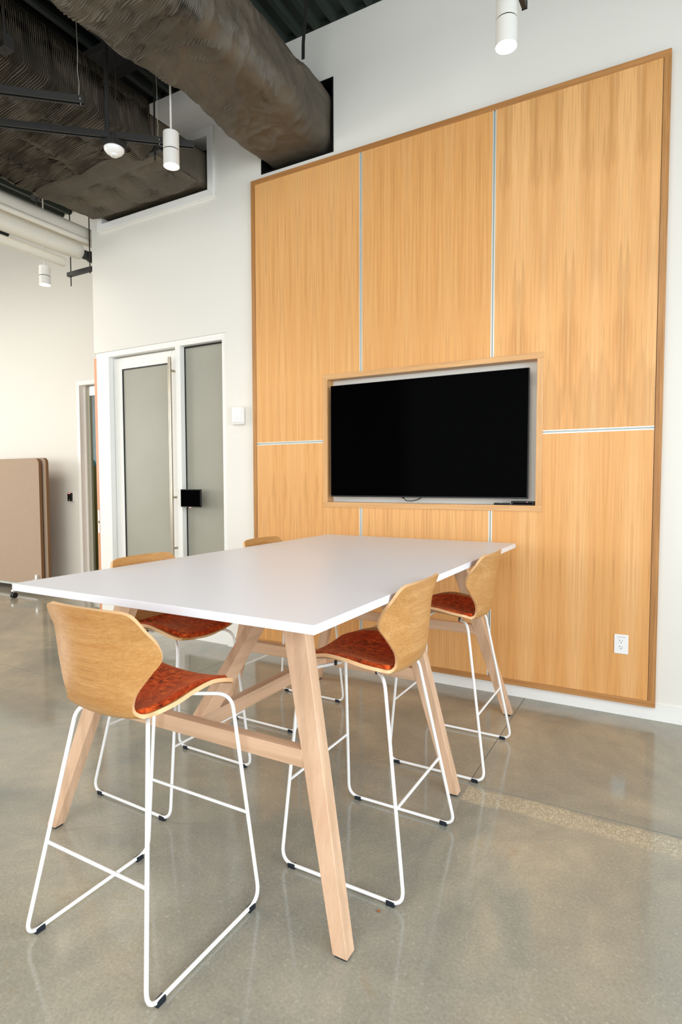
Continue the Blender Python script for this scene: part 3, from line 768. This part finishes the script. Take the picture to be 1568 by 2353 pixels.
def fold(p, amp, sc, st=1.0):
    """crumpled-film relief: sharp ridges at two sizes"""
    a = noise.noise(Vector((p[0] * sc, p[1] * sc * st, p[2] * sc)) + Vector((3.1, 7.7, 1.3)))
    q = Vector((p[0] * sc * 2.7, p[1] * sc * 2.7 * st, p[2] * sc * 2.7)) + noise.noise_vector(Vector((p[0] * sc, p[1] * sc, p[2] * sc))) * 0.9
    b = 1 - abs(noise.noise(q)) * 2
    c = noise.noise(q * 0.8 + Vector((9.0, 2.0, 4.0))); c = max(0.0, 1 - abs(c) * 5.0) ** 2
    return amp * (a * 0.9 + b * 0.40 + c * 0.38)
def build_duct(section, ys, disp):
    mb = MB(); vs = []; n = None
    for y in ys:
        ring = section(y); n = len(ring)
        for x, z, nx, nz in ring:
            d = disp(x, y, z, nx, nz); vs.append((x + nx * d, y, z + nz * d))
    fs = [(i * n + j, (i + 1) * n + j, (i + 1) * n + (j + 1) % n, i * n + (j + 1) % n) for i in range(len(ys) - 1) for j in range(n)]
    mb.add(vs, fs, 0, True); return mb
def frange(a, b, st):
    m = max(1, int(round((b - a) / st))); return [a + (b - a) * i / m for i in range(m + 1)]
# narrow duct (right)
def sec1(y):
    t = max(0.0, min(1.0, (3.9 - y) / 2.2)); hw = 0.318 + 0.012 * t; hh = 0.232 + 0.012 * t
    return superbox(-2.652, 4.282, hw, hh, 0.13, 12)
def disp1(x, y, z, nx, nz):
    d = fold((x, y, z), 0.030, 2.4, 0.8) + fold((x + 5, y, z), 0.010, 5.0, 0.8)
    if nz < -0.3: d += 0.02 * math.sin(y * 3.3 + 0.6)
    k_ = 1.0 if y < 3.75 else max(0.25, 1 - (y - 3.75) / 0.3)
    return d * k_
dk1 = make('insulated_duct', build_duct(sec1, frange(-0.9, 4.35, 0.014), disp1), m_wrap, None, (-2.65, 2.0, 4.28))
tag(dk1, 'black wrapped air duct entering the wall just above the oak panelling', 'duct')
# wide duct (left) with pinned insulation
random.seed(11)
PINS = []
for iy in range(-6, 16):
    for ix in range(4):
        PINS.append((-4.72 + ix * 0.36 + random.uniform(-.05, .05), iy * 0.27 + (0.13 if ix % 2 else 0) + random.uniform(-.05, .05), random.uniform(0, 6.3), random.choice((5, 6, 7))))
def sec2(y):
    if y < 3.30: xr, zt = -3.515, 4.375
    elif y < 3.36: t = (y - 3.30) / 0.06; xr, zt = -3.515 - 0.075 * t, 4.375 - 0.02 * t
    else: xr, zt = -3.590, 4.355
    xl, zb = -4.915, 4.035
    return superbox((xr + xl) / 2, (zt + zb) / 2, (xr - xl) / 2, (zt - zb) / 2, 0.045, 6)
def disp2(x, y, z, nx, nz):
    if nz < -0.4:
        best = 9; near = None
        for p in PINS:
            dd = (p[0] - x) ** 2 + (p[1] - y) ** 2
            if dd < best: best = dd; near = p
        r = math.sqrt(best); a = math.atan2(y - near[1], x - near[0])
        d = 0.075 * (1 - math.exp(-(r / 0.14) ** 1.2)) + 0.016 * math.sin(near[3] * a + near[2]) * math.exp(-r / 0.11) * min(1, r / 0.03)
        d += fold((x, y, z), 0.010, 5.0)
        if y > 3.85: d *= max(0.0, 1 - (y - 3.85) / 0.13)
        if abs(y - 3.33) < 0.10: d = max(d, 0.072 - 0.3 * max(0, abs(y - 3.33) - 0.04))
        return d - 0.012
    d = fold((x, y, z), 0.014, 2.2) + fold((x + 5, y, z), 0.004, 5)
    return d * (1.0 if y < 3.28 else 0.3)
dk2 = make('insulated_duct', build_duct(sec2, frange(-0.9, 4.35, 0.014), disp2), m_wrap, None, (-4.2, 2.0, 4.2))
tag(dk2, 'wide black duct with pinned crumpled insulation passing through the white cased opening', 'duct')
# trapeze carrying the wide duct
tz_ = thing('duct_hanger', 'black trapeze strut and rods under the wide duct', 'duct hanger', (-4.22, 3.33, 3.985))
make('rail', MB().box(-0.80, 0.80, -0.02, 0.02, 0, 0.003).box(-0.80, 0.80, -0.02, -0.017, 0.003, 0.04).box(-0.80, 0.80, 0.017, 0.02, 0.003, 0.04), m_blacksteel, tz_)
for x in (-0.75, 0.725):
    make('threaded_rod', MB().tube([(x, 0, -0.055), (x, 0, DECK - 3.987)], 0.0065, 8), m_blacksteel, tz_)
    make('nut', MB().tube([(x, 0, -0.014), (x, 0, 0.0)], 0.011, 6), m_blacksteel, tz_)
# small clamp hanging at the left edge of the view
cb = thing('beam_clamp', 'small black steel clamp hanging in front of the wide duct, beside the shorter strut', 'bracket', (-3.42, 2.12, 3.965))
make('plate', MB().box(-0.045, 0.045, -0.03, 0.03, 0, 0.004).box(-0.045, -0.041, -0.03, 0.03, 0.004, 0.075).box(0.041, 0.045, -0.03, 0.03, 0.004, 0.075), m_blacksteel, cb)
make('drop_rod', MB().tube([(0, 0, -0.01), (0, 0, DECK - 3.967)], 0.006, 8), m_blacksteel, cb)
for o_ in (dk1, dk2):            # smooth shading on the crumpled film right up to the shadow edge
    o_.shadow_terminator_geometry_offset = 0.6; o_.shadow_terminator_normal_offset = 0.02; o_.shadow_terminator_shading_offset = 0.15
# strap holding the narrow duct
sp_ = [(-2.352, 3.66, 4.49), (-2.350, 3.66, 4.60), (-2.335, 3.655, 4.72), (-2.318, 3.65, 4.83), (-2.318, 3.65, 4.948)]
mb = MB()
for a, b in zip(sp_, sp_[1:]):
    hw = 0.013
    mb.hexa([(a[0] - hw, a[1] - 0.002, a[2]), (a[0] + hw, a[1] - 0.002, a[2]), (a[0] + hw, a[1] + 0.002, a[2]), (a[0] - hw, a[1] + 0.002, a[2])],
            [(b[0] - hw, b[1] - 0.002, b[2]), (b[0] + hw, b[1] - 0.002, b[2]), (b[0] + hw, b[1] + 0.002, b[2]), (b[0] - hw, b[1] + 0.002, b[2])])
tag(make('duct_strap', mb, m_blacksteel), 'dark metal strap hanging the narrow duct from the roof deck', 'strap')
# slotted channel between the ducts
sl = thing('slotted_channel', 'dark slotted steel channel running between the two ducts', 'steel channel', (-3.16, 1.9, 4.47))
make('channel', MB().box(-0.055, 0.055, -2.2, 2.0, -0.003, 0.0).box(-0.055, -0.05, -2.2, 2.0, 0, 0.05).box(0.05, 0.055, -2.2, 2.0, 0, 0.05), m_blacksteel, sl)
for i in range(26):
    make('slot', MB().box(-0.012, 0.012, -2.0 + i * 0.155, -1.91 + i * 0.155, -0.0042, -0.0030), m_dark, sl)
for yy_ in (-0.6, 1.0, 1.9): make('drop_rod', MB().tube([(0.0, yy_, 0), (0.0, yy_, 0.478)], 0.006, 8), m_blacksteel, sl)

# ================================================================== suspended fittings
def strut(name, p0, p1, label, hooks):
    p0, p1 = Vector(p0), Vector(p1); L = (p1 - p0).length; ang = math.atan2(p1.y - p0.y, p1.x - p0.x)
    t = thing(name, label, 'ceiling strut', p0, ang)
    make('rail', MB().box(0, L, -0.021, 0.021, 0.036, 0.040).box(0, L, -0.021, -0.018, 0, 0.036).box(0, L, 0.018, 0.021, 0, 0.036).box(0, L, -0.018, -0.010, 0, 0.003).box(0, L, 0.010, 0.018, 0, 0.003), m_blacksteel, t)
    make('end_plate', MB().box(L, L + 0.003, -0.021, 0.021, 0, 0.040), m_blacksteel, t)
    for d in hooks:
        hh = DECK - p0.z - 0.005
        make('hanger_wire', MB().tube([(d, 0, 0.04), (d + 0.004, 0.004, 0.12), (d - 0.004, 0.002, 0.2), (d, 0, 0.32), (d - 0.02, 0, hh)], 0.0022, 6), m_wire, t)
        make('hanger_loop', MB().tube([(d + 0.012, 0, 0.0), (d + 0.012, 0.026, 0.02), (d + 0.008, 0, 0.052), (d + 0.012, -0.026, 0.02), (d + 0.012, 0, -0.003)], 0.0026, 6), m_wire, t)
    return t
A0 = Vector((-3.883, 2.36, 3.80)); A1 = Vector((-2.953, 3.171, 3.80)); dv = (A1 - A0).normalized()
st1 = strut('ceiling_strut', A0 - dv * 0.9, A1, 'long black strut carrying the motion sensor below the wide duct', [(A1 - A0).length + 0.9 - 0.24])
B1 = Vector((-3.21, 2.485, 3.80)); B0 = Vector((-3.562, 2.171, 3.80)); dv = (B1 - B0).normalized()
st2 = strut('ceiling_strut', B0 - dv * 0.9, B1, 'shorter black strut with a wired end above the motion sensor', [(B1 - B0).length + 0.9 - 0.03])
# sensor on a conduit
se = thing('motion_sensor', 'white dome motion sensor under a black box and conduit', 'sensor', (-3.38, 2.85, 3.755))
make('dome', MB().lathe([(0.012, -0.050), (0.026, -0.049), (0.027, -0.040), (0.052, -0.030), (0.066, -0.012), (0.067, 0.0), (0.060, 0.006)], 32), m_powder, se)
make('eye', MB().lathe([(0.004, -0.055), (0.018, -0.052), (0.020, -0.048)], 20), m_alu, se)
make('junction_box', MB().box(-0.058, 0.058, -0.058, 0.058, 0.006, 0.075), m_blacksteel, se, bevel=0.003)
make('conduit', MB().tube([(-0.03, -0.03, 0.07), (-0.03, -0.03, 1.19)], 0.0165, 14), m_blacksteel, se)
make('clamp', MB().tube([(-0.03, -0.03, 0.42), (-0.03, -0.03, 0.44)], 0.023, 12).box(-0.07, 0.01, -0.036, -0.024, 0.424, 0.436), m_blacksteel, se)
make('safety_wire', MB().tube([(0.02, 0.0, 0.06), (0.022, 0.0, 0.40), (0.03, 0.0, 0.46), (0.025, 0.0, 1.19)], 0.004, 6), m_blacksteel, se)

def pendant(loc, top, label, cord_top, power):
    x, y, zb = loc; ht = top - zb; r = 0.054
    t = thing('pendant_light', label, 'pendant light', loc, 0, 'white cylinder downlights')
    gz_ = ht * 0.47
    make('lower_barrel', MB().lathe([(0.049, 0.004), (r, 0.0), (r, gz_ - 0.003)], 36, close=False).lathe([(r - 0.003, gz_ - 0.003), (r, gz_ - 0.003)], 36, close=False), m_pend, t)
    make('upper_barrel', MB().lathe([(r - 0.003, gz_ + 0.003), (r, gz_ + 0.003), (r, ht - 0.002), (r - 0.003, ht), (0.004, ht)], 36, close=False), m_pend, t)
    make('joint_ring', MB().lathe([(r - 0.004, gz_ - 0.006), (r - 0.004, gz_ + 0.006)], 36), m_dark, t)
    make('lens', MB().lathe([(0.0505, 0.0025), (0.0505, 0.006)], 36), m_lens, t)
    make('cord', MB().tube([(0, 0, ht - 0.002), (0, 0, cord_top - zb)], 0.0068, 10), m_pend, t)
    ld = bpy.data.lights.new('lamp', 'SPOT'); ld.energy = power; ld.color = (1, 0.84, 0.66); ld.spot_size = math.radians(100); ld.spot_blend = 0.9; ld.shadow_soft_size = 0.045
    lo = bpy.data.objects.new('lamp', ld); COL.objects.link(lo); lo.parent = t; lo.location = (0, 0, -0.006)
    return t
pendant((-3.035, 3.04, 3.634), 3.859, 'white cylinder pendant hanging between the two black ducts', DECK, 20)
pendant((-5.552, 3.788, 3.46), 3.645, 'white cylinder pendant hanging behind the white pipes', DECK, 18)
pendant((-0.772, 3.122, 3.682), 3.957, 'white cylinder light above the right of the oak panelling', DECK, 20)
# stub of strut by the right light
sb = thing('ceiling_strut', 'short black strut end beside the cylinder light above the oak panelling', 'ceiling strut', (-0.70, 3.20, 3.895), math.radians(88))
make('rail', MB().box(-0.9, 0, -0.012, 0.012, 0, 0.036), m_blacksteel, sb)
make('end_plate', MB().box(0, 0.004, -0.014, 0.014, -0.003, 0.038), m_blacksteel, sb)
make('drop_rod', MB().tube([(-0.7, 0, 0.036), (-0.7, 0, 1.05)], 0.005, 8), m_blacksteel, sb)

# ------------------------------------------------------------------ white pipes beside the wall end
def pipe(name, label, x, z, r, y1, bits=True):
    t = thing(name, label, 'pipe', (x, 0, z), 0, 'white jacketed pipes')
    make('jacket', MB().tube([(0, -2.0, 0), (0, y1 - r * 0.5, 0), (0, y1 - r * 0.15, 0), (0, y1, 0)], [r, r, r * 0.97, r * 0.8], 28), m_pipe, t)
    make('band', MB().tube([(0, y1 - 0.42, 0), (0, y1 - 0.40, 0)], r + 0.002, 28), m_pipe, t)
    return t
pipe('insulated_pipe', 'thick white jacketed pipe, upper of the run left of the door wall', -5.32, 4.00, 0.088, 4.20)
pipe('insulated_pipe', 'white jacketed pipe, middle of the run left of the door wall', -5.30, 3.815, 0.078, 4.02)
pipe('insulated_pipe', 'slim white pipe, lowest of the run left of the door wall', -5.43, 3.705, 0.045, 3.93)
pipe('insulated_pipe', 'slim white pipe tucked between the two thick white pipes', -5.205, 3.905, 0.028, 4.14)
for i, (y, lab) in enumerate(((4.02, 'black strut bracket under the ends of the white pipes'), (2.55, 'black strut bracket above the white pipes'))):
    t = thing('pipe_bracket', lab, 'bracket', (-5.30, y, 3.60 if i == 0 else 4.10))
    make('rail', MB().box(-0.20, 0.18, -0.02, 0.02, 0, 0.04), m_blacksteel, t)
    for x in (-0.16, 0.14):
        make('threaded_rod', MB().tube([(x, 0, -0.10 if x < 0 else -0.02), (x, 0, DECK - t.location.z)], 0.0055, 8), m_blacksteel, t)
t = thing('bare_pipe', 'dark bare pipe ends below the white jackets', 'pipe', (-5.22, 4.06, 3.78))
make('tube', MB().tube([(-0.02, -0.05, 0), (-0.02, 0.5, 0)], 0.045, 16), m_blacksteel, t)
make('collar', MB().tube([(-0.02, 0.02, 0), (-0.02, 0.06, 0)], 0.055, 16), m_blacksteel, t)

# ================================================================== mobile felt screen
sc_ = thing('mobile_screen', 'beige felt partition screen on casters standing by the white wall', 'partition', (-8.0, 4.75, 0))
def rpanel(name, x0, x1, y0, y1, z0, z1, r, mats, par):
    ring = []
    for (cx, cz, a0) in ((x1 - r, z0 + 0.01, None), (x1 - r, z1 - r, 0), (x0 + r, z1 - r, HP), (x0 + r, z0 + 0.01, None)):
        if a0 is None: ring.append((x1 if cx > (x0 + x1) / 2 else x0, z0)); continue
        for j in range(9): ring.append((cx + r * math.cos(a0 + HP * j / 8), cz + r * math.sin(a0 + HP * j / 8)))
    n = len(ring); mb = MB()
    mb.add([(x, y0, z) for x, z in ring], [tuple(range(n))], 0); mb.add([(x, y1, z) for x, z in ring], [tuple(reversed(range(n)))], 0)
    mb.add([(x, y0, z) for x, z in ring] + [(x, y1, z) for x, z in ring], [(i, n + i, n + (i + 1) % n, (i + 1) % n) for i in range(n)], 1, True)
    return make(name, mb, mats, par, bevel=0.006)
rpanel('front_panel', -1.9, 0.868, -0.045, -0.005, 0.11, 1.775, 0.07, [m_felt, m_felt_edge], sc_)
rpanel('rear_panel', -1.87, 0.930, 0.012, 0.052, 0.11, 1.785, 0.07, [m_felt, m_felt_edge], sc_)
make('core', MB().box(-1.85, 0.85, -0.006, 0.013, 0.13, 1.70), m_dark, sc_)
make('base_rail', MB().box(-1.9, 0.80, -0.035, 0.035, 0.075, 0.112), m_alu_in, sc_)
for x in (0.79, -1.6):
    make('foot_arm', MB().hexa([(x - 0.018, -0.40, 0.085), (x + 0.018, -0.40, 0.085), (x + 0.018, -0.045, 0.085), (x - 0.018, -0.045, 0.085)],
                               [(x - 0.018, -0.40, 0.105), (x + 0.018, -0.40, 0.105), (x + 0.018, -0.045, 0.205), (x - 0.018, -0.045, 0.205)]), m_alu, sc_)
    make('foot_post', MB().box(x - 0.02, x + 0.02, -0.075, -0.045, 0.075, 0.25), m_alu, sc_)
    ca = make('caster', MB().tube([(x - 0.028, -0.375, 0.036), (x - 0.007, -0.375, 0.036)], 0.036, 20).tube([(x + 0.007, -0.375, 0.036), (x + 0.028, -0.375, 0.036)], 0.036, 20).tube([(x - 0.01, -0.375, 0.036), (x + 0.01, -0.375, 0.036)], 0.02, 12), m_black, sc_)
    make('stem', MB().tube([(x, -0.375, 0.06), (x, -0.375, 0.09)], 0.008, 10), m_alu, ca)

# a crumb of dry leaf on the floor
m_leaf = plain('dry_leaf', srgb(150, 88, 40), 0.7, 0.2)
tag(make('leaf_fragment', MB().add([(-0.008, 0, 0.0008), (0.0, -0.005, 0.004), (0.009, 0.001, 0.001), (0.002, 0.006, 0.005), (0, 0, 0.006)], [(0, 1, 4), (1, 2, 4), (2, 3, 4), (3, 0, 4), (3, 2, 1, 0)]), m_leaf, None, (0, 0, 0)), 'tiny brown dry leaf crumb on the concrete floor', 'leaf').location = (-0.825, 1.729, 0.0)
